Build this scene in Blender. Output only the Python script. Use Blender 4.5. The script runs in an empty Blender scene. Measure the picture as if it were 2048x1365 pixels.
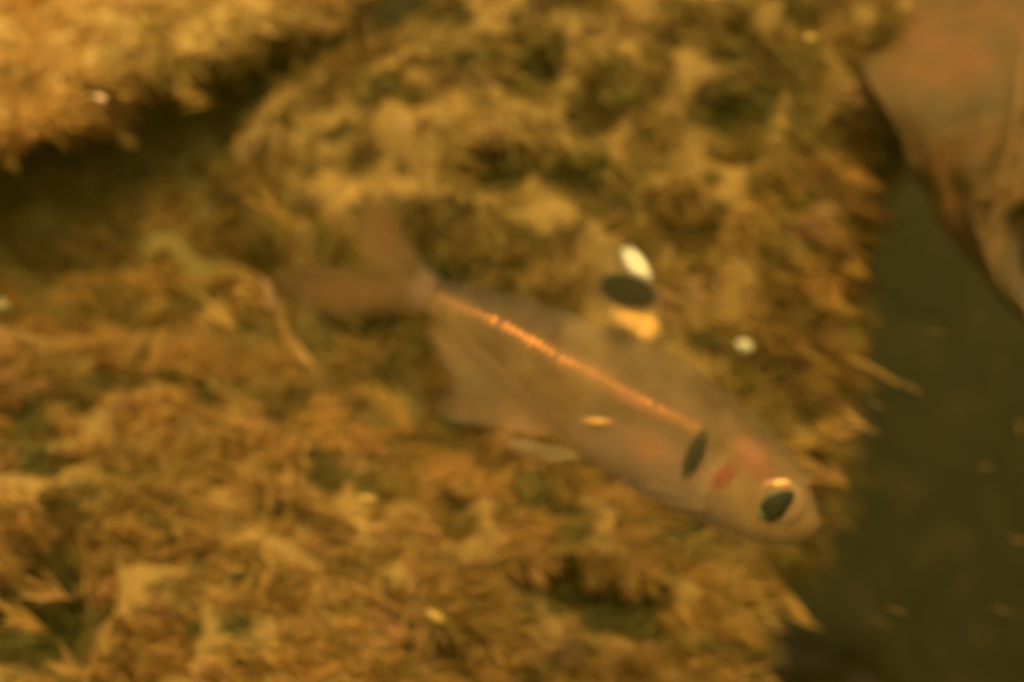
import bpy, math, random
import numpy as np
from mathutils import Vector, noise
C = bpy.context.scene
COL = C.collection
R = math.radians
MM = 0.001
random.seed(4); rng = np.random.default_rng(7)

# ------------------------------------------------------------------ camera
CAMY = -0.19; CAMZ = 0.09; LENS = 85.0
cam = bpy.data.cameras.new('camera'); co = bpy.data.objects.new('camera', cam); COL.objects.link(co)
co.location = (0, CAMY, CAMZ); co.rotation_euler = (R(90), 0, 0)
cam.lens = LENS; cam.sensor_width = 36; cam.clip_start = 0.002; cam.clip_end = 500
cam.dof.use_dof = True; cam.dof.focus_distance = 0.156; cam.dof.aperture_fstop = 29
C.camera = co
W0 = -CAMY * 36 / LENS                       # width of the view at the fish's distance
def at(px, py, Y=0.0):                       # photograph point (2048 wide) at depth Y -> place in the world
    w = W0 * (Y - CAMY) / (-CAMY)
    return Vector(((px - 1024) / 2048 * w, Y, CAMZ - (py - 682.5) / 2048 * w))

# ------------------------------------------------------------------ light
SUN_EL, SUN_AZ = 50, 182                     # azimuth measured from +Y clockwise; the sun stands behind the camera, a little left
world = bpy.data.worlds.new('World'); C.world = world; world.use_nodes = True
wn = world.node_tree; bg = wn.nodes['Background']
sky = wn.nodes.new('ShaderNodeTexSky'); sky.sky_type = 'NISHITA'; sky.sun_disc = False
sky.sun_elevation = R(SUN_EL); sky.sun_rotation = R(SUN_AZ)
wn.links.new(sky.outputs['Color'], bg.inputs['Color']); bg.inputs['Strength'].default_value = 0.15
sl = bpy.data.lights.new('sun', 'SUN'); so = bpy.data.objects.new('sun', sl); COL.objects.link(so)
sl.energy = 1.25; sl.angle = R(24); sl.color = (1.0, 0.87, 0.66)
d = Vector((math.sin(R(SUN_AZ)) * math.cos(R(SUN_EL)), math.cos(R(SUN_AZ)) * math.cos(R(SUN_EL)), math.sin(R(SUN_EL))))
so.rotation_euler = d.to_track_quat('Z', 'Y').to_euler(); so.location = (0, 0, 1)
C.view_settings.view_transform = 'Standard'; C.view_settings.look = 'None'
C.view_settings.gamma = 1; C.view_settings.exposure = 2.32
C.render.resolution_x = 1024; C.render.resolution_y = 682
C.cycles.volume_bounces = 1

# ------------------------------------------------------------------ helpers
def tag(o, label=None, cat=None, group=None, kind=None):
    if label: o['label'] = label
    if cat: o['category'] = cat
    if group: o['group'] = group
    if kind: o['kind'] = kind
    return o
def empty(name, loc):
    o = bpy.data.objects.new(name, None); COL.objects.link(o); o.location = loc; o.empty_display_size = .005
    return o
def mesh_obj(name, V, F, mat, parent=None, col=None, smooth=True, origin=None):
    """V in world space (or around `origin` when parented); col = (n,4) per vertex pigment, alpha = opacity"""
    V = np.asarray(V, dtype=np.float64)
    off = np.array(parent.location if (parent and parent.type == 'EMPTY') else (origin if origin is not None else (0, 0, 0)))
    me = bpy.data.meshes.new(name); me.from_pydata((V - off).tolist(), [], F if isinstance(F, list) else F.tolist()); me.update()
    if smooth: me.polygons.foreach_set('use_smooth', [True] * len(me.polygons))
    if col is not None:
        a = me.color_attributes.new('pigment', 'FLOAT_COLOR', 'POINT')
        a.data.foreach_set('color', np.asarray(col, dtype=np.float32).ravel())
    me.materials.append(mat)
    o = bpy.data.objects.new(name, me); COL.objects.link(o)
    if parent: o.parent = parent
    elif origin is not None: o.location = origin
    return o

def material(name):
    m = bpy.data.materials.new(name); m.use_nodes = True
    return m, m.node_tree, m.node_tree.nodes['Principled BSDF']
def mix_rgb(nt, a, b, f, mode='MIX'):
    n = nt.nodes.new('ShaderNodeMix'); n.data_type = 'RGBA'; n.blend_type = mode
    for s, v in ((6, a), (7, b), (0, f)):
        if hasattr(v, 'links') or isinstance(v, bpy.types.NodeSocket): nt.links.new(v, n.inputs[s])
        else: n.inputs[s].default_value = v
    return n.outputs[2]
def noise_tex(nt, scale, detail=4, rough=.6, vec=None):
    n = nt.nodes.new('ShaderNodeTexNoise'); n.inputs['Scale'].default_value = scale
    n.inputs['Detail'].default_value = detail; n.inputs['Roughness'].default_value = rough
    if vec: nt.links.new(vec, n.inputs['Vector'])
    return n
def ramp(nt, src, stops):
    r = nt.nodes.new('ShaderNodeValToRGB'); e = r.color_ramp.elements
    e[0].position, e[0].color = stops[0]; e[1].position, e[1].color = stops[-1]
    for p, c in stops[1:-1]:
        x = e.new(p); x.color = c
    nt.links.new(src, r.inputs[0]); return r.outputs[0]
def attr(nt):
    a = nt.nodes.new('ShaderNodeAttribute'); a.attribute_name = 'pigment'; return a

def rock_material(name, cols, scale=120, bump=.0012):
    m, nt, p = material(name)
    tc = nt.nodes.new('ShaderNodeTexCoord')
    n1 = noise_tex(nt, scale, 5, .62, tc.outputs['Object'])
    c = ramp(nt, n1.outputs[0], [(.32, cols[0]), (.5, cols[1]), (.68, cols[2])])
    n2 = noise_tex(nt, scale * 5, 4, .7, tc.outputs['Object'])
    c = mix_rgb(nt, c, (.10, .055, .02, 1), ramp(nt, n2.outputs[0], [(.52, (0, 0, 0, 1)), (.75, (.6, .6, .6, 1))]))
    nt.links.new(c, p.inputs['Base Color']); p.inputs['Roughness'].default_value = .8
    p.inputs['Specular IOR Level'].default_value = .04
    b = nt.nodes.new('ShaderNodeBump'); b.inputs['Distance'].default_value = bump; b.inputs['Strength'].default_value = .8
    nt.links.new(n2.outputs[0], b.inputs['Height']); nt.links.new(b.outputs[0], p.inputs['Normal'])
    return m
GOLD = (.40, .195, .03, 1); OCHRE = (.29, .14, .022, 1); OLIVE = (.13, .085, .014, 1); DARK = (.06, .045, .009, 1)
TAN = (.42, .21, .07, 1)
M_rock = rock_material('silted rock', ((.17, .10, .018, 1), (.22, .122, .021, 1), (.27, .145, .025, 1)))
M_pale = rock_material('pale silted rock', ((.27, .155, .028, 1), (.31, .18, .033, 1), (.36, .205, .038, 1)))
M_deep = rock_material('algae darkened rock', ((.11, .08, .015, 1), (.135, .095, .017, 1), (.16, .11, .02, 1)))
M_bed = rock_material('muddy bed', ((.006, .006, .0012, 1), (.009, .008, .0016, 1), (.014, .012, .002, 1)), 40, .004)

m, nt, p = material('algae tufts'); M_algae = m
a = attr(nt); nt.links.new(a.outputs['Color'], p.inputs['Base Color'])
p.inputs['Roughness'].default_value = .8; p.inputs['Specular IOR Level'].default_value = .05
tr = nt.nodes.new('ShaderNodeBsdfTranslucent'); nt.links.new(a.outputs['Color'], tr.inputs['Color'])
mx = nt.nodes.new('ShaderNodeMixShader'); mx.inputs[0].default_value = .3
nt.links.new(p.outputs[0], mx.inputs[1]); nt.links.new(tr.outputs[0], mx.inputs[2])
nt.links.new(mx.outputs[0], nt.nodes['Material Output'].inputs['Surface'])

def see_through(name, rough=.35, spec=.4, transl=.35):
    """pigment colour with its own opacity: fish flesh and fin skin"""
    m, nt, p = material(name)
    a = attr(nt); nt.links.new(a.outputs['Color'], p.inputs['Base Color'])
    p.inputs['Roughness'].default_value = rough; p.inputs['Specular IOR Level'].default_value = spec
    t = nt.nodes.new('ShaderNodeBsdfTranslucent'); nt.links.new(a.outputs['Color'], t.inputs['Color'])
    m1 = nt.nodes.new('ShaderNodeMixShader'); m1.inputs[0].default_value = transl
    nt.links.new(p.outputs[0], m1.inputs[1]); nt.links.new(t.outputs[0], m1.inputs[2])
    tp = nt.nodes.new('ShaderNodeBsdfTransparent')
    m2 = nt.nodes.new('ShaderNodeMixShader'); nt.links.new(a.outputs['Alpha'], m2.inputs[0])
    nt.links.new(tp.outputs[0], m2.inputs[1]); nt.links.new(m1.outputs[0], m2.inputs[2])
    nt.links.new(m2.outputs[0], nt.nodes['Material Output'].inputs['Surface'])
    return m
M_flesh = see_through('translucent fish flesh', .45, .2, .3)
M_fin = see_through('translucent fin skin', .6, .06, .4)
def plain(name, c, rough=.5, metal=0., spec=.4):
    m, nt, p = material(name); p.inputs['Base Color'].default_value = (*c, 1)
    tc = nt.nodes.new('ShaderNodeTexCoord'); n = noise_tex(nt, 900, 3, .6, tc.outputs['Object'])
    k = ramp(nt, n.outputs[0], [(.3, (c[0] * .75, c[1] * .75, c[2] * .75, 1)), (.7, (min(1, c[0] * 1.15), min(1, c[1] * 1.15), min(1, c[2] * 1.15), 1))])
    nt.links.new(k, p.inputs['Base Color'])
    p.inputs['Roughness'].default_value = rough; p.inputs['Metallic'].default_value = metal; p.inputs['Specular IOR Level'].default_value = spec
    return m

# numeric fbm value noise (vectorised, world space)
_P = rng.permutation(4096); _G = rng.random(4096)
def vnoise(X, s):
    X = np.asarray(X) * s + 311.7; I = np.floor(X).astype(int); f = X - I; f = f * f * (3 - 2 * f)
    def h(i, j, k): return _G[_P[(_P[(_P[i & 4095] + j) & 4095] + k) & 4095]]
    i, j, k = I.T; u, v, w = f.T; r = 0
    for a in (0, 1):
        for b in (0, 1):
            for c in (0, 1):
                r = r + h(i + a, j + b, k + c) * (u if a else 1 - u) * (v if b else 1 - v) * (w if c else 1 - w)
    return r * 2 - 1
def fbm(X, s, o=4, g=.5):
    r = 0; a = 1
    for q in range(o): r = r + a * vnoise(X + q * 7.3, s * 2 ** q); a *= g
    return r
_ico = {}
def ico(n):
    if n not in _ico:
        import bmesh
        bm = bmesh.new(); bmesh.ops.create_icosphere(bm, subdivisions=n, radius=1)
        _ico[n] = (np.array([v.co[:] for v in bm.verts]), [[v.index for v in f.verts] for f in bm.faces]); bm.free()
    return _ico[n]
def pix(V):                                  # world -> photograph point
    V = np.asarray(V); w = W0 * (V[:, 1] - CAMY) / (-CAMY)
    return V[:, 0] / w * 2048 + 1024, (CAMZ - V[:, 2]) / w * 2048 + 682.5

# hollows in the silt between the tufts: (x, y, rx, ry, depth mm)
PITS = [(1470, 235, 62, 70, 9), (1460, 100, 45, 40, 5), (1070, 130, 60, 55, 5), (990, 340, 60, 60, 7), (1060, 180, 40, 40, 4),
        (880, 40, 60, 40, 7), (1200, 230, 50, 60, 5), (1160, 370, 120, 50, 3.5), (800, 190, 50, 35, 3), (930, 560, 90, 40, 4),
        (130, 790, 50, 36, 8), (230, 760, 48, 34, 7), (375, 800, 55, 34, 7), (30, 850, 50, 50, 6), (45, 900, 60, 40, 5), (560, 830, 60, 40, 6),
        (90, 1100, 80, 60, 7), (60, 1290, 120, 90, 14), (150, 1220, 60, 60, 9), (390, 1100, 34, 50, 6), (640, 940, 50, 44, 6),
        (900, 1015, 45, 45, 6), (1080, 1000, 55, 70, 9), (1130, 1050, 60, 60, 7), (1170, 1190, 90, 70, 8), (1050, 1170, 60, 50, 5),
        (850, 1280, 60, 30, 7), (780, 1240, 40, 30, 5), (880, 1340, 70, 30, 7), (1300, 1210, 60, 50, 6), (500, 1160, 50, 30, 4),
        (400, 940, 50, 30, 4), (1310, 1270, 50, 30, 5), (720, 1130, 40, 30, 4), (1240, 960, 90, 22, 5), (1330, 1080, 70, 50, 4),
        (370, 1290, 40, 40, 5), (460, 1270, 50, 30, 4), (1570, 1200, 60, 60, 9), (180, 180, 40, 26, 4), (60, 190, 40, 26, 4), (0, 140, 30, 30, 4),
        (1580, 130, 50, 60, 2), (1650, 230, 90, 50, 3), (690, 1080, 30, 60, 4), (1560, 400, 40, 40, 3), (1380, 480, 60, 50, 2)]
def pit(px, py):
    r = np.zeros(len(px)); W_ = np.stack([px, py, px * 0], 1)
    px = px + fbm(W_, 1 / 70, 3, .6) * 26; py = py + fbm(W_ + 999, 1 / 70, 3, .6) * 22
    for x, y, rx, ry, dd in PITS:
        dx = px - x; dy = py - y
        c, s = math.cos(.5), math.sin(.5); u = (dx * c + dy * s) / (rx * 1.15); v = (-dx * s + dy * c) / (ry * .95)
        r = np.maximum(r, dd * .95 * MM * np.clip(1.5 - (u * u + v * v), 0, 1.2) ** 1.3 * .8)
    return r

# ------------------------------------------------------------------ setting: the bed and far bank of the stream
gx, gy = np.meshgrid(np.linspace(-1, 1, 161) , np.linspace(0, 1, 161))
def bed():
    X = np.sign(gx) * np.abs(gx) ** 2.2 * 40; Y = -0.6 + gy ** 3 * 60
    Z = np.full_like(X, -0.0) + np.clip((Y - .33) * .75, 0, .235)
    P = np.stack([X.ravel(), Y.ravel(), Z.ravel()], 1)
    P[:, 2] += fbm(P, 9, 5) * .010
    n = 161; F = [[i * n + j, i * n + j + 1, (i + 1) * n + j + 1, (i + 1) * n + j] for i in range(n - 1) for j in range(n - 1)]
    return P, F
V, F = bed(); tag(mesh_obj('stream_bed', V, F, M_bed), kind='structure')

# ------------------------------------------------------------------ rocks
def rock(name, cx, cy, Y, T, outline, mat, label, seed, amp=3.0, sub=6, use_pits=True, lean=0.0, fine=.38, mp=.8):
    U, F = ico(sub); U = U.copy()
    ang = np.array([math.atan2(-(y - cy), x - cx) for x, y in outline]); rad = np.array([math.hypot(x - cx, y - cy) for x, y in outline])
    o = np.argsort(ang); ang = ang[o]; rad = rad[o]
    th = np.arctan2(U[:, 2], U[:, 0]); rr = np.interp(th, np.r_[ang - 2 * math.pi, ang, ang + 2 * math.pi], np.tile(rad, 3))
    mag = np.hypot(U[:, 0], U[:, 2]) ** mp
    w = W0 * (Y - CAMY) / (-CAMY) / 2048; c = at(cx, cy, Y)
    V = np.stack([c.x + np.cos(th) * rr * mag * w, c.y + np.sign(U[:, 1]) * np.abs(U[:, 1]) ** .5 * T, c.z + np.sin(th) * rr * mag * w], 1)
    V[:, 1] += lean * (V[:, 2] - c.z)
    N = np.stack([U[:, 0] * .6, U[:, 1] , U[:, 2] * .6], 1)
    S = V.copy(); S[:, 0] = V[:, 0] * .80 + V[:, 2] * .0 + 0; 
    # bumps drawn out along the current (down to the right)
    q = V @ np.array([[.87 * .45, 0, .5], [0, 1, 0], [-.5 * .45, 0, .87]])
    V += N * (fbm(q + seed, 75, 2)[:, None] * amp * MM + fbm(q + seed, 300, 4, .6)[:, None] * amp * fine * MM)
    if use_pits:
        px, py = pix(V); V[:, 1] += pit(px, py) * (U[:, 1] < .1)
    ob = mesh_obj(name, V, F, mat, origin=c); tag(ob, label, 'rock'); return ob, V, F
rocks = []
rocks.append(rock('rock', 200, -60, .060, .008, [(-520, -420), (200, -520), (720, -420), (780, -60), (670, 40), (545, 110), (420, 165), (320, 195), (250, 240), (120, 300), (0, 345), (-200, 370), (-520, 310)],
     M_pale, 'broad golden silt-covered rock filling the upper left corner', 1.3, .9, lean=.95, fine=.35, mp=.5))
rocks.append(rock('rock', 1150, 420, .062, .024, [(545, 200), (600, 165), (800, 70), (1000, -60), (1400, -150), (1800, -110), (1910, 20), (1890, 130), (1820, 215), (1725, 300), (1672, 500), (1630, 650), (1615, 780), (1590, 950), (1545, 1090), (1400, 1170), (1100, 1130), (960, 880), (800, 640), (600, 570), (500, 450), (490, 300)],
     M_rock, 'large brown algae-covered rock directly behind the fish, its right edge against dark water', 5.1, 3.0, lean=.15))
rocks.append(rock('rock', 700, 1280, .046, .027, [(-520, 600), (0, 665), (150, 690), (330, 715), (480, 740), (600, 800), (680, 890), (800, 930), (1000, 960), (1250, 985), (1370, 1060), (1450, 1130), (1460, 1220), (1410, 1280), (1440, 1400), (1500, 1800), (700, 2000), (-500, 1900)],
     M_rock, 'orange-gold tufted rock filling the lower left below the fish', 9.4, 3.0, lean=.35, fine=.52))
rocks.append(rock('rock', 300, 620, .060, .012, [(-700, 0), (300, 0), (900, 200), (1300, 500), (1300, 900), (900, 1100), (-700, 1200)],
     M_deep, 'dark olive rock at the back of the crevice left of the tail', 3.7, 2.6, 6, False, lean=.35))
rocks.append(rock('rock', 1640, 1420, .105, .02, [(1450, 1260), (1600, 1270), (1680, 1300), (1760, 1380), (1850, 1600), (1500, 1700), (1380, 1400)],
     rock_material('reddish rock', ((.035, .022, .005, 1), (.055, .03, .007, 1), (.075, .04, .008, 1))), 'small dim reddish rock at the bottom, right of the tufted rock edge', 6.7, 2.5, 5, False))

# ------------------------------------------------------------------ algae and silt tufts (nobody could count them)
FLOW = Vector((.80, -.12, -.50)).normalized()
TV, TF, TC = [], [], []
def tuft_leaf(P, D, L, w, col, bend=None):
    """one soft spindle of algae: six-sided tapering, curved"""
    D = D.normalized(); s = D.cross(Vector((rng.normal(), rng.normal(), rng.normal()))).normalized(); t = D.cross(s)
    b = bend if bend is not None else s * rng.normal() * .25
    base = len(TV); prof = ((0, .35), (.3, .9), (.65, 1), (1, .15))
    for q, (f, k) in enumerate(prof):
        c = P + D * (L * f) + b * (L * f * f)
        for j in range(3):
            an = j * 2.0944 + .5 * q
            TV.append((c + (s * math.cos(an) + t * math.sin(an) * .7) * (w * .5 * k))[:])
            sh = 1 + .06 * rng.normal()
            TC.append((col[0] * sh, col[1] * sh, col[2] * sh, 1))
    for q in range(3):
        for j in range(3):
            a = base + q * 3 + j; c_ = base + q * 3 + (j + 1) % 3
            TF.append((a, c_, c_ + 3, a + 3))
    TF.append((base + 9, base + 10, base + 11))
PAL = [np.array(x) for x in ((.46, .25, .045), (.40, .21, .035), (.50, .265, .06), (.32, .175, .028), (.29, .185, .028), (.42, .22, .07), (.18, .125, .022))]
BV, BC, BN = [], [], [0]
def scatter(rk, nclump, strands, weights, dark=1.0, Lr=(1.3, 4.4), wr=(.10, .30), spread=.95, up=.5):
    """clumps of fine filaments combed out by the current"""
    ob, V, F = rk; F = np.array(F); A, B, Cc = V[F[:, 0]], V[F[:, 1]], V[F[:, 2]]
    cr = np.cross(B - A, Cc - A); ar = np.linalg.norm(cr, axis=1); Nn = cr / (ar[:, None] + 1e-12)
    cen = (A + B + Cc) / 3; px, py = pix(cen)
    ok = (Nn[:, 1] < .35) & (px > -220) & (px < 2200) & (py > -200) & (py < 1540)
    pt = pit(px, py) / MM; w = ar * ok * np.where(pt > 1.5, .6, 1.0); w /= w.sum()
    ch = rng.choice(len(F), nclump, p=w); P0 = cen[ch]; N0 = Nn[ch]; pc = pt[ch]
    base = np.array(PAL)[rng.choice(len(PAL), nclump, p=weights)]
    low = fbm(P0, 55, 2)[:, None]; low2 = fbm(P0 + 3, 80, 2)[:, None]
    base = base * (1 + low * np.array([[.12, -.05, -.1]])) * (1 + .2 * low2) * dark * (1 + .10 * rng.normal(size=(nclump, 1)))
    hol = np.clip((pc - .8) / 2.2, 0, 1)[:, None]; base = base * (1 - hol) + hol * np.array([[.125, .10, .018]]) * (1 + .25 * rng.normal(size=(nclump, 1)))   # shade of the hollows painted into the tufts, in dark algae green
    cd = np.array(FLOW[:])[None] * .85 + N0 * up * (.5 + rng.random((nclump, 1))) + rng.normal(size=(nclump, 3)) * .30
    csz = .6 + .8 * rng.random((nclump, 1)) ** 1.5
    k = np.repeat(np.arange(nclump), strands); n = len(k)
    P = P0[k] + rng.normal(size=(n, 3)) * spread * MM * csz[k] * np.array([[1, .6, .7]]) - N0[k] * .5 * MM
    D = cd[k] + rng.normal(size=(n, 3)) * .24; D /= np.linalg.norm(D, axis=1)[:, None]
    L = rng.uniform(*Lr, size=(n, 1)) * MM * csz[k]; wd = rng.uniform(*wr, size=(n, 1)) * MM
    s_ = np.cross(D, rng.normal(size=(n, 3))); s_ /= np.linalg.norm(s_, axis=1)[:, None]; t_ = np.cross(D, s_)
    bend = s_ * rng.normal(size=(n, 1)) * .16
    rings = []
    for f, kk in ((0, .5), (.33, 1), (.7, .85), (1, .12)):
        c = P + D * L * f + bend * L * f * f
        for q in range(3):
            an = q * 2.0944; rings.append(c + (s_ * math.cos(an) + t_ * math.sin(an)) * wd * .5 * kk)
    BV.append(np.stack(rings, 1).reshape(-1, 3))
    c4 = np.clip(base[k] * (1 + .06 * rng.normal(size=(n, 1))), .008, .8)
    BC.append(np.repeat(np.c_[c4, np.ones(n)], 12, axis=0)); BN[0] += n
WA = [.30, .2, .22, .08, .12, .05, .03]; WB = [.16, .2, .1, .2, .22, .05, .07]; WD = [.0, .02, .02, .12, .24, .1, .5]
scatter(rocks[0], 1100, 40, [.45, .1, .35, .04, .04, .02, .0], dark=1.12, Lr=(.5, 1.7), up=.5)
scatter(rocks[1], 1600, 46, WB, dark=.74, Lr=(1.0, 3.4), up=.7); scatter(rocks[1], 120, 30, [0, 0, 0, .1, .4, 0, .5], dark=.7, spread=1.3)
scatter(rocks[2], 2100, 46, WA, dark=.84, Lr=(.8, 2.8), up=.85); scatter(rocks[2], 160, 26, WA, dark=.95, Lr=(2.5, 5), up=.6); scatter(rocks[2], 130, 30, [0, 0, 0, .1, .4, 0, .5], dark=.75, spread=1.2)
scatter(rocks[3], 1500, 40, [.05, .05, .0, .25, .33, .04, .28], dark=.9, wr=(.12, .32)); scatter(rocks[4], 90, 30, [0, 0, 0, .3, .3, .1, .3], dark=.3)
# tufts standing out from the right-hand edge into the dark water
def tip_tuft(x, y, Y, L, ang, w, c, n=9, k=1.0):
    """tuft whose filaments gather into a point at photograph point (x, y)"""
    T_ = at(x, y, Y); a_ = R(ang); D = Vector((math.cos(a_), -.25, -math.sin(a_)))
    for q in range(n):
        root = T_ - D * L * MM + Vector(rng.normal(size=3)) * (.16 * L + .25) * MM; tip = T_ - D * rng.uniform(0, .35) * L * MM
        v = tip - root; tuft_leaf(root, v, v.length, w * rng.uniform(.6, 1.1) * MM, PAL[c] * k * (1 + .1 * rng.normal()), v.cross(Vector((0, 1, 0))) * rng.normal() * .12)
for x, y, Y, L, ang, w, c, n in ((1812, 775, .034, 5.5, 30, .3, 0, 3), (1752, 860, .030, 3.4, 12, .42, 2, 7), (1708, 895, .032, 3.5, 22, .4, 1, 6), (1702, 975, .032, 4.2, 20, .32, 2, 14), (1728, 640, .036, 3.0, 25, .32, 1, 10),
        (1664, 1046, .034, 4.4, 6, .4, 0, 7), (1655, 1268, .034, 6.0, 32, .34, 0, 4), (1690, 800, .036, 3.2, 28, .32, 3, 9), (1745, 560, .042, 2.6, 30, .32, 1, 8), (1735, 700, .038, 2.6, 35, .32, 4, 8), (1612, 1120, .036, 3.5, 25, .32, 4, 9),
        (1585, 1190, .034, 3.6, 35, .32, 3, 9), (1560, 1060, .030, 3.0, 15, .32, 0, 9), (1540, 1330, .036, 3.4, 35, .32, 1, 9), (1690, 740, .036, 3.0, 10, .25, 3, 7), (1650, 900, .036, 3.0, 20, .32, 0, 9),
        (600, 470, .028, 5.0, 42, .3, 1, 5), (428, 212, .042, 4.0, 18, .22, 0, 5), (272, 300, .046, 3.4, 38, .2, 2, 4), (35, 350, .040, 3.0, 60, .3, 0, 9),
        (105, 1272, .018, 4.6, 28, .32, 0, 8), (150, 1200, .020, 4.0, 12, .45, 2, 6), (95, 1025, .018, 4.0, 25, .35, 0, 5), (170, 1355, .018, 3.0, 18, .32, 2, 7), (590, 690, .034, 3.6, 50, .4, 0, 14), (735, 730, .045, 4.0, 60, .3, 3, 5),
        (640, 745, .034, 4.2, 35, .4, 2, 14), (770, 830, .040, 4.0, 50, .3, 3, 6), (480, 670, .034, 3.6, 35, .4, 0, 14), (820, 880, .034, 5.0, 60, .38, 1, 10), (560, 640, .032, 3.4, 60, .4, 5, 10), (530, 590, .032, 2.6, 20, .4, 1, 10)):
    tip_tuft(x, y, Y, L, ang, w, c, n * 2)
BVa = np.concatenate(BV); BCa = np.concatenate(BC); nb = BN[0]
pat = np.array([(r_ * 3 + q, r_ * 3 + (q + 1) % 3, r_ * 3 + 3 + (q + 1) % 3, r_ * 3 + 3 + q) for r_ in range(3) for q in range(3)])
quads = (pat[None] + (np.arange(nb) * 12)[:, None, None]).reshape(-1, 4)
q4 = np.array([f for f in TF if len(f) == 4]) + len(BVa); quads = np.concatenate([quads, q4])
AV = np.concatenate([BVa, np.array(TV)]); AC = np.concatenate([BCa, np.array(TC)]); AC[:, 1] *= .98; AC[:, 2] *= .85
me = bpy.data.meshes.new('algae'); me.vertices.add(len(AV)); me.vertices.foreach_set('co', AV.astype(np.float32).ravel())
me.loops.add(quads.size); me.loops.foreach_set('vertex_index', quads.astype(np.int32).ravel())
me.polygons.add(len(quads)); me.polygons.foreach_set('loop_start', np.arange(0, quads.size, 4, dtype=np.int32))
me.polygons.foreach_set('use_smooth', np.ones(len(quads), dtype=bool)); me.update(calc_edges=True)
a = me.color_attributes.new('pigment', 'FLOAT_COLOR', 'POINT'); a.data.foreach_set('color', AC.astype(np.float32).ravel())
me.materials.append(M_algae); ao = bpy.data.objects.new('algae', me); COL.objects.link(ao)
tag(ao, 'golden and olive filaments of algae and silt trailing off the rocks', 'algae', kind='stuff')

# ------------------------------------------------------------------ the fish
fish = empty('fish', at(1240, 830, 0)); tag(fish, 'small translucent fish swimming head down with orange side stripe and black-banded dorsal fin', 'fish')
def curve(pts, n):
    P = np.array(pts, float); d_ = np.r_[0, np.cumsum(np.hypot(*np.diff(P, axis=0).T))]; t = np.linspace(0, d_[-1], n)
    return resample(P, d_, t)
def resample(P, d_, t):
    out = np.zeros((len(t), P.shape[1])); n = len(P)
    m_ = np.zeros_like(P); m_[1:-1] = (P[2:] - P[:-2]) / (d_[2:] - d_[:-2])[:, None]; m_[0] = (P[1] - P[0]) / (d_[1] - d_[0]); m_[-1] = (P[-1] - P[-2]) / (d_[-1] - d_[-2])
    for i, x in enumerate(t):
        k = min(max(np.searchsorted(d_, x) - 1, 0), n - 2); h = d_[k + 1] - d_[k]; u = (x - d_[k]) / h
        out[i] = (2*u**3-3*u*u+1)*P[k] + (u**3-2*u*u+u)*h*m_[k] + (-2*u**3+3*u*u)*P[k+1] + (u**3-u*u)*h*m_[k+1]
    return out
top = [(1640, 1026), (1624, 984), (1598, 932), (1560, 878), (1500, 822), (1430, 765), (1350, 712), (1262, 668), (1165, 630), (1065, 600), (970, 576), (895, 556), (838, 530)]
bot = [(1634, 1064), (1604, 1086), (1556, 1094), (1500, 1084), (1410, 1048), (1310, 1004), (1220, 955), (1140, 903), (1070, 846), (1005, 780), (935, 715), (872, 650), (822, 604)]
hw = [.25, .95, 1.6, 2.05, 2.45, 2.6, 2.55, 2.35, 2.0, 1.6, 1.2, .85, .55]
NS, NR = 220, 72
idx = np.arange(len(top), dtype=float); tt = np.linspace(0, len(top) - 1, NS)
TB = resample(np.array(top, float), idx, tt); BB = resample(np.array(bot, float), idx, tt); HW = resample(np.array(hw)[:, None], idx, tt)[:, 0]
def wpx(p): v = at(p[0], p[1], 0); return np.array((v.x, 0, v.z))
def ell(px, py, x, y, a, b, deg):            # soft ellipse test in photograph pixels, deg clockwise from +x
    c, s = math.cos(R(deg)), math.sin(R(deg)); dx, dy = px - x, py - y
    u = (dx * c + dy * s) / a; v = (-dx * s + dy * c) / b; return np.sqrt(u * u + v * v)
def soft(e, lo=.75, hi=1.25): return np.clip((hi - e) / (hi - lo), 0, 1) ** 1.5
LP = curve([(868, 588), (889, 598), (933, 618), (986, 641), (1025, 662), (1081, 693), (1124, 718), (1165, 737), (1207, 759), (1259, 788), (1302, 811), (1346, 831), (1397, 858)], 64)
V = []; Cc = []
FLESH = np.array((.225, .122, .028)); SILV = np.array((.205, .115, .035)); PINK = np.array((.36, .13, .028)); REDG = np.array((.38, .07, .028)); BACK = np.array((.15, .088, .022))
for i in range(NS):
    t_, b_ = wpx(TB[i]), wpx(BB[i]); c = (t_ + b_) / 2; h = (t_ - b_) / 2
    for j in range(NR):
        an = 2 * math.pi * j / NR; y = math.cos(an); z = math.sin(an)
        yy = math.copysign(abs(y) ** .9, y)
        widen = 1 + .16 * (-z) * (1 if i < NS * .6 else .3)
        V.append(c + h * z + np.array((0, -yy * HW[i] * MM * widen, 0)))
V.append((wpx(TB[0]) + wpx(BB[0])) / 2 + np.array((.0003, 0, 0))); V.append((wpx(TB[-1]) + wpx(BB[-1])) / 2)
V = np.array(V); F = []
for i in range(NS - 1):
    for j in range(NR):
        a_ = i * NR + j; b_ = i * NR + (j + 1) % NR; F.append([a_, b_, b_ + NR, a_ + NR])
for j in range(NR):
    F.append([j, NS * NR, (j + 1) % NR]); F.append([(NS - 1) * NR + j, (NS - 1) * NR + (j + 1) % NR, NS * NR + 1])
px, py = pix(np.c_[V[:, 0], np.zeros(len(V)), V[:, 2]])
ii = np.r_[np.repeat(np.arange(NS), NR), 0, NS - 1] / (NS - 1); zz = np.r_[np.tile(np.sin(2 * math.pi * np.arange(NR) / NR), NS), 0, 0]
def blend(c, new, f): return c * (1 - f[:, None]) + new * f[:, None]
nz = fbm(V, 700, 3)
col = np.tile(FLESH, (len(V), 1)); op = .33 - .16 * np.clip(ii * 1.6 - .75, 0, 1)
col = blend(col, BACK, np.clip((zz - .35) * 2, 0, 1))
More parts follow.
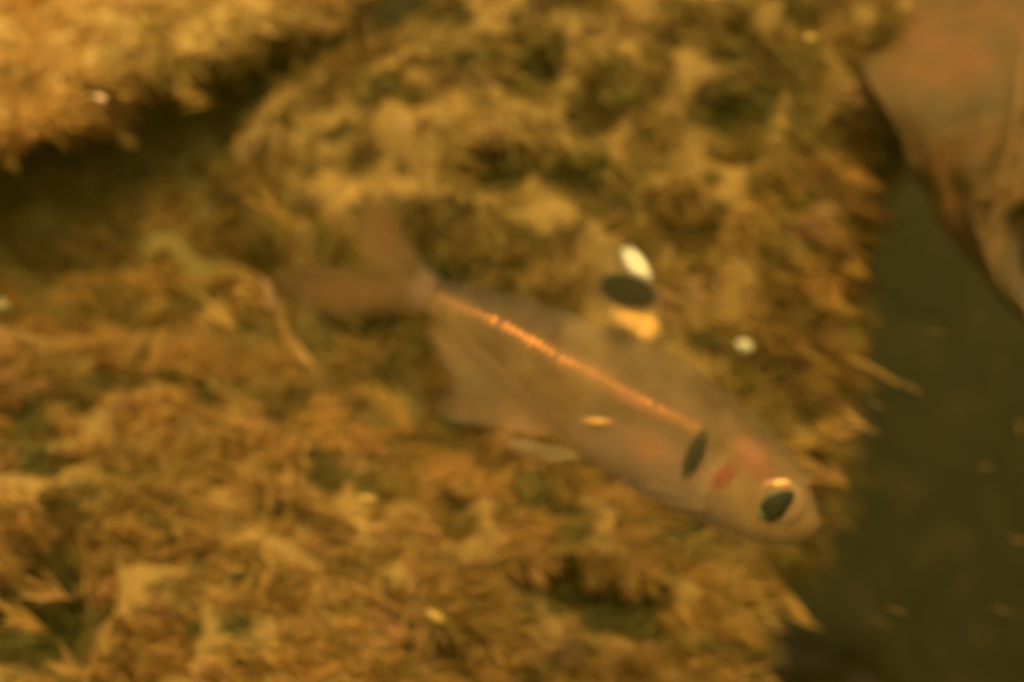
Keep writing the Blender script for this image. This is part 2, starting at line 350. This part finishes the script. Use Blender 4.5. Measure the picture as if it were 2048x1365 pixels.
op = op - .10 * np.clip((zz - .3) * 1.6, 0, 1) - .30 * np.clip((-zz - .80) * 5, 0, 1) * np.clip(ii * 3 - 1.2, 0, 1) - .10 * np.clip((-zz - .9) * 10, 0, 1)
bel = soft(ell(px, py, 1330, 950, 240, 88, 27), .5, 1.2); col = blend(col, SILV, bel * .9); op = np.maximum(op, op + .36 * bel * np.clip((1 + zz) * 12, .6, 1))
headm = soft(ell(px, py, 1540, 985, 130, 105, 30), .6, 1.2); col = blend(col, np.array((.30, .165, .032)), headm * .8); op = np.maximum(op, op + .18 * headm)
for x, y, a_, b_, dg, cc, k in ((1500, 905, 75, 42, 35, PINK, .8), (1440, 952, 34, 17, -38, REDG, .8), (1300, 893, 60, 34, 20, PINK, .55), (1520, 940, 50, 22, 30, REDG, .3), (1260, 800, 90, 14, 30, PINK, .6), (1590, 985, 26, 40, 0, PINK, .3)):
    f = soft(ell(px, py, x, y, a_, b_, dg), .3, 1.4) * k; col = blend(col, cc, f); op = np.maximum(op, f * .8)
f = soft(ell(px, py, 1420, 950, 12, 75, 32), .2, 1.5) * .6; col = blend(col, np.array((.42, .27, .07)), f); op = np.maximum(op, f * .8)   # pale edge of the gill cover
dl = np.min(np.hypot(px[:, None] - LP[None, ::2, 0], py[:, None] - LP[None, ::2, 1]), axis=1); f = np.clip(1.3 - dl / 20, 0, 1) ** 1.5 * .5 * np.clip((1.05 - ii) * 4, 0, 1); col = blend(col, np.array((.62, .24, .05)), f); op = np.maximum(op, f)
f = soft(ell(px, py, 1585, 930, 100, 8, 48), .2, 1.6) * .4; col = blend(col, np.array((.2, .11, .03)), f)
op = np.clip(op * (1 + .08 * nz), .05, .92); col = col * (1 + .07 * nz[:, None])
body = mesh_obj('body', V, F, M_flesh, fish, np.c_[col, op])
def side(px_, py_, lift=0.0):                # point on the near flank of the fish
    P = wpx((px_, py_)); best = None
    mid = (TB + BB) / 2; k = None
    ax = (TB - BB); L2 = (ax ** 2).sum(1); s_ = ((np.array((px_, py_)) - mid) * ax).sum(1) / L2 * 2
    off = np.abs((np.array((px_, py_)) - mid)[:, 0] * ax[:, 1] - (np.array((px_, py_)) - mid)[:, 1] * ax[:, 0]) / np.sqrt(L2)
    k = int(np.argmin(off)); z = max(-.97, min(.97, s_[k]))
    yy = (1 - z * z) ** .45
    return np.array((P[0], -(HW[k] * MM * (1 + .16 * (-z)) * yy + lift * MM), P[2]))
def patch(name, cx, cy, a_, b_, deg, mat, parent, lift=.06, thick=.12, n=28, m_=10, shape=None, col=None, soft_=2.6, al=.95):
    """thin domed scale patch lying on the flank"""
    c, s = math.cos(R(deg)), math.sin(R(deg)); V = [side(cx, cy, lift + thick)]; F = []
    for r_ in range(1, m_ + 1):
        for j in range(n):
            an = 2 * math.pi * j / n; q = r_ / m_ * (shape(an) if shape else 1)
            u, v = a_ * q * math.cos(an), b_ * q * math.sin(an)
            V.append(side(cx + u * c - v * s, cy + u * s + v * c, lift * (1 - (r_ / m_) ** 6) + thick * (1 - (r_ / m_) ** 2)))
    for j in range(n): F.append([0, 1 + j, 1 + (j + 1) % n])
    for r_ in range(m_ - 1):
        for j in range(n):
            p0 = 1 + r_ * n + j; p1 = 1 + r_ * n + (j + 1) % n; F.append([p0, p0 + n, p1 + n, p1])
    V = np.array(V)
    if col is not None:
        ee = np.r_[0, np.repeat(np.arange(1, m_ + 1) / m_, n)]; col = np.c_[np.tile(col, (len(V), 1)), np.clip((1 - ee) * soft_, 0, 1) * al]
    return mesh_obj(name, V, F, mat, parent, col=col)
patch('shoulder_spot', 1385, 906, 58, 23, 116, M_fin, fish, .1, .1, soft_=1.9, col=np.array((.040, .034, .008)), shape=lambda an: 1 + .08 * math.cos(2 * an + 1))
patch('bladder_gleam', 1192, 842, 40, 13, 3, M_fin, fish, .1, .2, col=np.array((.75, .38, .08)), soft_=1.0)  # highlight at the swim bladder, painted as a bright orange patch
patch('gill_cover', 1440, 948, 24, 48, 52, M_fin, fish, .04, .06, col=np.array((.30, .085, .025)), soft_=1.1, al=.6)
# eye: iris and black pupil; orange glint and blue-green shine are painted-on domes
M_iris = plain('golden brown iris', (.27, .145, .035), .6, .0, .04); M_pupil = plain('black green pupil', (.020, .018, .005), .5, 0, .03)
M_glint = plain('orange iris sheen', (.75, .33, .05), .4, .1); M_cres = plain('blue green eye shine', (.085, .09, .032), .6, .0, .05)
def dome(cx, cy, a_, b_, deg, depth, off, sgn=-1, n=32, m_=10, shape=None):
    c, s = math.cos(R(deg)), math.sin(R(deg)); o = wpx((cx, cy)); V = []; F = []
    V.append(o + np.array((0, sgn * (off + depth) * MM, 0)))
    for r_ in range(1, m_ + 1):
        for j in range(n):
            an = 2 * math.pi * j / n; q = math.sin(r_ / m_ * math.pi / 2) * (shape(an) if shape else 1); u, v = a_ * q * math.cos(an), b_ * q * math.sin(an)
            P = wpx((cx + u * c - v * s, cy + u * s + v * c)); P[1] = sgn * (off + depth * math.cos(r_ / m_ * math.pi / 2)) * MM; V.append(P)
    for j in range(n): F.append([0, 1 + j, 1 + (j + 1) % n])
    for r_ in range(m_ - 1):
        for j in range(n):
            p0 = 1 + r_ * n + j; p1 = 1 + r_ * n + (j + 1) % n; F.append([p0, p0 + n, p1 + n, p1])
    return np.array(V), F
for sgn in (-1, 1):
    V, F = dome(1553, 1003, 58, 54, 0, .75, 1.25, sgn); ee = np.r_[0, np.repeat(np.arange(1, 11) / 10, 32)]; e = mesh_obj('eye', V, F, M_fin, fish, np.c_[np.tile((.29, .165, .045), (len(V), 1)), np.clip((1 - ee) * 2.4, 0, .9)])
    def sub(name, args, mat, shape=None):
        V, F = dome(*args, sgn=sgn, shape=shape); o = mesh_obj(name, V - np.array(fish.location) , F, mat); o.parent = e; return o
    sub('iris_shine', (1541, 1008, 38, 25, -36, .3, 1.90), M_cres)
    sub('pupil', (1547, 1007, 38, 24, -36, .36, 1.96), M_pupil, lambda an: 1 + .1 * math.cos(3 * an))
    sub('iris_glint', (1548, 966, 27, 9, -6, .28, 1.62), M_glint)
# mouth line and lateral stripe
M_stripe = plain('orange reflecting stripe', (.85, .30, .045), .4, .1, .4)
V = []; F = []; Kc = []; SU, SF = ico(2); mmpx = W0 / 2048
LQ = curve(LP.tolist(), 42); gl = fbm(np.c_[np.arange(42) * .25, np.zeros((42, 2))], 1.0, 3)
for k, (x, y) in enumerate(LQ[:-1]):
    f = k / 41; br = math.exp(-((f - .30) / .13) ** 2) + .45 * math.exp(-((f - .52) / .1) ** 2) + .45 * math.exp(-((f - .8) / .12) ** 2)  # shimmer along the orange stripe painted as brighter, more opaque beads
    br = min(1, max(.0, br * (1 + .7 * gl[k]) * rng.uniform(.7, 1.15) + .10 + .14 * rng.random())); w_ = 6.5 + 7 * br + 1.2 * rng.normal() * .5
    t_ = LQ[k + 1] - LQ[k]; L_ = np.hypot(*t_); t_ = t_ / L_; n_ = np.array((-t_[1], t_[0])); b0 = len(V)
    for dn, kk in ((rng.normal() * .9, 1.0), (rng.normal() * 4 + 4, .55)):
        if rng.random() < .12: continue
        b0 = len(V); c0 = np.array((x, y)) + n_ * dn; base = side(c0[0], c0[1], .03)
        a1 = L_ * rng.uniform(.30, .44) * kk; a2 = max(1.5, w_ * .62 * kk)
        for u in SU:
            q = t_ * u[0] * a1 + n_ * u[2] * a2
            V.append(base + np.array((q[0] * mmpx, u[1] * .00007, -q[1] * mmpx))); Kc.append((.62 + .38 * br, .26 + .17 * br, .05 + .04 * br, (.02 + .8 * br) * (.9 if kk == 1 else .5)))
        F += [[a_ + b0 for a_ in f_] for f_ in SF]
mesh_obj('lateral_stripe', V, F, M_fin, fish, np.array(Kc))
def fin(name, rays, colf, parent=fish, nu=60, nv=60, wave=.25, y0=0.0, splay=0.0):
    """rays: list of polylines in photograph points from base to margin; lofted, wavy, given real thickness"""
    RR = [curve(r_, nv) for r_ in rays]; RR = np.array(RR); k = np.arange(len(rays), dtype=float)
    G = np.array([resample(RR[:, j], k, np.linspace(0, len(rays) - 1, nu)) for j in range(nv)])       # nv,nu,2
    V = []; 
    for j in range(nv):
        for i in range(nu):
            P = wpx(G[j, i]); u, v = i / (nu - 1), j / (nv - 1)
            P[1] = y0 * MM + (math.sin(u * 5 + v * 2.2) * wave * v + math.sin(u * 60) * .008 - splay * v) * MM; V.append(P)
    n = nu; F = [[j * n + i, j * n + i + 1, (j + 1) * n + i + 1, (j + 1) * n + i] for j in range(nv - 1) for i in range(nu - 1)]
    V = np.array(V); u = np.tile(np.linspace(0, 1, nu), nv); v = np.repeat(np.linspace(0, 1, nv), nu)
    c, o = colf(G[..., 0].ravel(), G[..., 1].ravel(), u, v)
    edge = np.clip((1.0 - v) * 4, 0, 1) * np.clip(u * 7, .0, 1) * np.clip((1 - u) * 7, 0, 1); rayp = 1 + .02 * np.sin(u * 2 * math.pi * 11)
    ob = mesh_obj(name, V, F, M_fin, parent, np.c_[c, np.clip(o * (edge if name != 'dorsal_fin' else np.clip(np.c_[(1 - v) * 9].ravel(), 0, 1)) * rayp, 0, .97)])
    md = ob.modifiers.new('thickness', 'SOLIDIFY'); md.thickness = .09 * MM; md.offset = 0
    return ob
WHT = np.array((.86, .74, .34)); BLK = np.array((.042, .030, .007)); YEL = np.array((.80, .42, .075)); CLR = np.array((.30, .19, .06))
def dors(px, py, u, v):
    n = len(px); c = np.tile(CLR, (n, 1)); o = np.full(n, .08)
    for (x, y, a_, b_, dg, cc, k, lo, hi) in ((1240, 520, 48, 26, 30, WHT * .6, .06, .3, 1.5), (1273, 527, 45, 23, 50, WHT * .9, 1, .5, 1.25), (1262, 638, 50, 26, 20, YEL, .8, .4, 1.3), (1292, 652, 30, 30, 10, YEL, 1, .4, 1.3), (1257, 583, 66, 35, 17, BLK, 1, .72, 1.18)):
        f = soft(ell(px, py, x, y, a_, b_, dg), lo, hi) * k; c = blend(c, cc, f ** .45); o = np.maximum(o, f * .97)
    return c, o
fin('dorsal_fin', [[(1334, 702), (1328, 640), (1318, 585), (1306, 545), (1278, 500), (1252, 482)], [(1300, 694), (1285, 600), (1240, 520), (1215, 492)], [(1262, 678), (1240, 610), (1200, 545), (1180, 530)], [(1222, 662), (1190, 620), (1160, 590)]], dors)
def tailc(px, py, u, v):
    n = len(px); c = np.tile(np.array((.16, .085, .018)), (n, 1)); o = np.full(n, .40)
    for e in (ell(px, py, 770, 440, 46, 80, -10), ell(px, py, 700, 585, 110, 30, 0)):
        f = soft(e, .4, 1.6); c = blend(c, np.array((.19, .085, .017)), f * .9); o = np.maximum(o, .40 + .34 * f)
    f = soft(ell(px, py, 850, 575, 30, 45, 20), .4, 1.5); c = blend(c, np.array((.42, .22, .10)), f * .6)
    return c, o
tail = fin('tail_fin', [[(880, 562), (842, 500), (815, 450), (775, 390), (735, 345)], [(868, 575), (810, 520), (755, 460), (702, 385)], [(862, 585), (800, 545), (755, 510), (715, 470)],
                        [(862, 592), (800, 562), (755, 543), (715, 530)], [(862, 598), (790, 575), (690, 545), (560, 530)], [(848, 606), (800, 600), (700, 595), (535, 582)], [(852, 618), (800, 636), (700, 646), (590, 640)]], tailc, nu=110)
def anal(px, py, u, v):
    n = len(px); c = np.tile(np.array((.29, .155, .042)), (n, 1)); o = np.full(n, .52) * (1 - .25 * v)
    f = soft(ell(px, py, 905, 840, 50, 9, 8), .5, 1.4); c = blend(c, np.array((.28, .23, .09)), f); o = np.maximum(o, f * .55)
    f = soft(ell(px, py, 950, 770, 60, 60, 0), .4, 1.5); c = blend(c, np.array((.22, .16, .045)), f * .6)
    return c, o
fin('anal_fin', [[(1150, 880), (1060, 872), (960, 858), (862, 836)], [(1110, 850), (1020, 826), (930, 815), (862, 812)], [(1060, 790), (980, 775), (890, 760)], [(990, 718), (930, 715), (872, 712)], [(905, 648), (880, 655), (852, 662)]], anal)
def pelv(px, py, u, v):
    n = len(px); c = np.tile(np.array((.34, .22, .07)), (n, 1)); o = np.full(n, .22); f = soft(ell(px, py, 1060, 888, 60, 10, 5), .4, 1.4)
    return blend(c, np.array((.30, .21, .065)), f), np.maximum(o, f * .22)
for s_ in (-1, 1):
    fin('pelvic_fin', [[(1165, 915), (1110, 925), (1050, 905)], [(1150, 905), (1090, 905), (1010, 895)], [(1135, 895), (1080, 885), (1015, 872)]], pelv, nu=30, nv=30, y0=s_ * .9, splay=-s_ * .6)
for s_ in (-1, 1):
    fin('pectoral_fin', [[(1400, 1020), (1330, 1005), (1270, 985)], [(1405, 1010), (1330, 985), (1262, 965)], [(1405, 1000), (1340, 972), (1290, 950)]], lambda px, py, u, v: (np.tile(np.array((.34, .21, .07)), (len(px), 1)), np.full(len(px), .14)), nu=30, nv=30, y0=s_ * 2.4, splay=-s_ * 1.0)

# ------------------------------------------------------------------ sunken leaf, upper right
leaf = empty('leaf', at(1900, 200, .03)); tag(leaf, 'big orange-brown dead leaf hanging into the water at the upper right, tapering to a point', 'leaf')
m, nt, p = material('dead leaf'); M_leaf = m
tc = nt.nodes.new('ShaderNodeTexCoord'); n1 = noise_tex(nt, 110, 6, .62, tc.outputs['Object'])
c_ = ramp(nt, n1.outputs[0], [(.34, (.048, .031, .006, 1)), (.5, (.080, .042, .008, 1)), (.66, (.115, .048, .008, 1))]); nt.links.new(c_, p.inputs['Base Color'])
p.inputs['Roughness'].default_value = .8; p.inputs['Specular IOR Level'].default_value = .05
b = nt.nodes.new('ShaderNodeBump'); b.inputs['Distance'].default_value = .0005; n2 = noise_tex(nt, 400, 4, .6, tc.outputs['Object']); nt.links.new(n2.outputs[0], b.inputs['Height']); nt.links.new(b.outputs[0], p.inputs['Normal'])
LL = [(1690, -160), (1688, -60), (1692, 40), (1715, 130), (1765, 210), (1808, 300), (1850, 380), (1905, 470), (1965, 545), (2020, 610), (2062, 655)]
LR = [(2500, -160), (2480, -60), (2420, 60), (2360, 160), (2300, 260), (2220, 340), (2150, 400), (2075, 440), (2040, 520), (2062, 600), (2070, 660)]
nu, nv = 70, 110; A_ = resample(np.array(LL, float), np.arange(11.), np.linspace(0, 10, nv)); B_ = resample(np.array(LR, float), np.arange(11.), np.linspace(0, 10, nv))
# curl: the upper half lies back towards the rock, the lower half hangs under it and kicks forward at the tip
YC = resample(np.array([[.058], [.048], [.0395], [.036], [.0355], [.036], [.033], [.026]]), np.array([0, 2, 3.5, 4.5, 6, 7.5, 8.5, 10]), np.linspace(0, 10, nv))[:, 0]
V = []
for j in range(nv):
    for i in range(nu):
        u = i / (nu - 1); q = A_[j] * (1 - u) + B_[j] * u; Y = YC[j] - .006 * math.sin(u * math.pi) + .0006 * math.sin(u * 22 + j * .05) * min(1, u * 5)
        wob = 1.5 * math.sin(j * .5) * (1 - u) + 4 * math.sin(j * .37 + 2) * (1 - u); v_ = at(q[0] + wob, q[1], Y); V.append((v_.x, v_.y, v_.z))
F = [[j * nu + i, j * nu + i + 1, (j + 1) * nu + i + 1, (j + 1) * nu + i] for j in range(nv - 1) for i in range(nu - 1)]
V = np.array(V); V[:, 1] += fbm(V, 60, 2) * .0022 + fbm(V, 260, 3) * .0006
bl = mesh_obj('blade', V, F, M_leaf, leaf); md = bl.modifiers.new('thickness', 'SOLIDIFY'); md.thickness = .35 * MM; md.offset = 0
M_rib = plain('leaf rib', (.14, .07, .016), .9, 0, .05)
V2 = []; F2 = []
G = V.reshape(nv, nu, 3)
for j in range(nv):
    c = G[j, nu // 2]; r_ = .0004 * (1 - j / nv * .7)
    for k in range(8):
        an = k * math.pi / 4; V2.append(c + np.array((math.cos(an) * r_, math.sin(an) * r_ - .0002, 0)))
F2 = [[j * 8 + k, j * 8 + (k + 1) % 8, (j + 1) * 8 + (k + 1) % 8, (j + 1) * 8 + k] for j in range(nv - 1) for k in range(8)]
mesh_obj('midrib', V2, F2, M_rib, leaf)

# ------------------------------------------------------------------ pale grit on the rocks, specks drifting in the dark water
M_cream = plain('cream shell grit', (.42, .35, .14), .8, 0, .1); M_yel = plain('yellow grit', (.40, .24, .04), .9, 0, .03); M_white = plain('white grit', (.9, .52, .2), .6, 0, .1)
M_speck = plain('brown floating speck', (.10, .056, .012), .9, 0, .03); M_grey = plain('grey grit', (.17, .125, .035), .9, 0, .03)
def chip(name, x, y, Y, a_, b_, deg, mat, label, cat, group=None, seed=1, fl=.5):
    U, F = ico(3); c, s = math.cos(R(deg)), math.sin(R(deg)); o = at(x, y, Y); w = W0 * (Y - CAMY) / -CAMY / 2048
    q = U * (1 + .22 * fbm(U + seed * 3.1, 1.6, 3))[:, None]
    u, v = q[:, 0] * a_ * w, q[:, 2] * b_ * w
    V = np.stack([o.x + u * c + v * s, o.y + q[:, 1] * b_ * w * fl, o.z - u * s + v * c], 1)
    tag(mesh_obj(name, V, F, mat, origin=o), label, cat, group)
chip('shell_chip', 1488, 692, .034, 17, 12, 25, M_cream, 'round cream shell chip on the rock right of the dorsal fin', 'shell', 'pale grit lying on the rocks', 1)
chip('shell_chip', 200, 196, .03, 13, 4, 22, M_white, 'tiny brilliant white chip on the upper left rock', 'shell', 'pale grit lying on the rocks', 2)
chip('shell_chip', 1622, 76, .034, 14, 6, 8, M_yel, 'small pale chip near the top edge, left of the dead leaf', 'shell', 'pale grit lying on the rocks', 3)
chip('grit', 732, 998, .016, 22, 7, 4, M_yel, 'flat yellow grain on the lower rock below the anal fin', 'grit', 'pale grit lying on the rocks', 4)
chip('grit', 870, 1232, .016, 20, 9, 30, M_yel, 'yellow grain low on the bottom rock, above a dark hollow', 'grit', 'pale grit lying on the rocks', 5)
chip('grit', 4, 612, .018, 16, 15, 0, M_grey, 'grey-green grain cut by the left edge of the picture', 'grit', 'pale grit lying on the rocks', 6)
SP = [(1871, 663, .02, 14, 2.6, 8, 'brownish streak-shaped speck in dark water just under the leaf point'), (1722, 858, .025, 26, 8, 14, 'largest drifting speck, beside the rock edge above the fish head'),
      (1822, 776, .03, 18, 7, 25, 'drifting speck at the end of a long filament right of the rock'), (1794, 1222, .02, 16, 3.5, 16, 'orange drifting speck low in the dark water right of the rock'),
      (2003, 1222, .03, 16, 3, 18, 'faint drifting speck in the lower right corner area'), (1970, 934, .035, 12, 5, 5, 'dim drifting speck at mid height near the right side'),
      (1757, 1243, .03, 20, 2.5, 22, 'thin pale drifting speck left of the orange one'), (2036, 1081, .03, 12, 5, 20, 'lower of two specks cut by the right edge'),
      (2038, 856, .03, 12, 6, 80, 'upper of two specks cut by the right edge'), (1700, 905, .028, 22, 6, 18, 'drifting speck just below the largest one at the rock edge'),
      (1750, 808, .028, 14, 4, 30, 'small drifting speck between the rock edge and the filament end')]
for k, (x, y, Y, a_, b_, dg, lb) in enumerate(SP):
    chip('speck', x, y, Y, a_ * 1.5, b_ * .75, dg, M_speck, lb, 'speck', 'specks drifting in the dark water', 10 + k)

# ------------------------------------------------------------------ haze: the tea-coloured water
import bmesh
bm = bmesh.new(); bmesh.ops.create_cube(bm, size=1)
x0, x1, y0_, y1_, z0, z1 = -42, 42, -1.5, 62, -1.1, 0.27
for v in bm.verts: v.co = ((x0 + x1) / 2 + v.co.x * (x1 - x0), (y0_ + y1_) / 2 + v.co.y * (y1_ - y0_), (z0 + z1) / 2 + v.co.z * (z1 - z0))
me = bpy.data.meshes.new('haze'); bm.to_mesh(me); bm.free()
hz = bpy.data.objects.new('haze', me); COL.objects.link(hz)
m = bpy.data.materials.new('murky water'); m.use_nodes = True; nt = m.node_tree; nt.nodes.remove(nt.nodes['Principled BSDF'])
pv = nt.nodes.new('ShaderNodeVolumePrincipled'); pv.inputs['Density'].default_value = 1.9; pv.inputs['Color'].default_value = (.024, .0215, .0014, 1); pv.inputs['Absorption Color'].default_value = (.5, .3, .03, 1)
pv.inputs['Anisotropy'].default_value = .2
nt.links.new(pv.outputs[0], nt.nodes['Material Output'].inputs['Volume']); me.materials.append(m)
tag(hz, 'murky tea-brown water', 'water', kind='stuff')
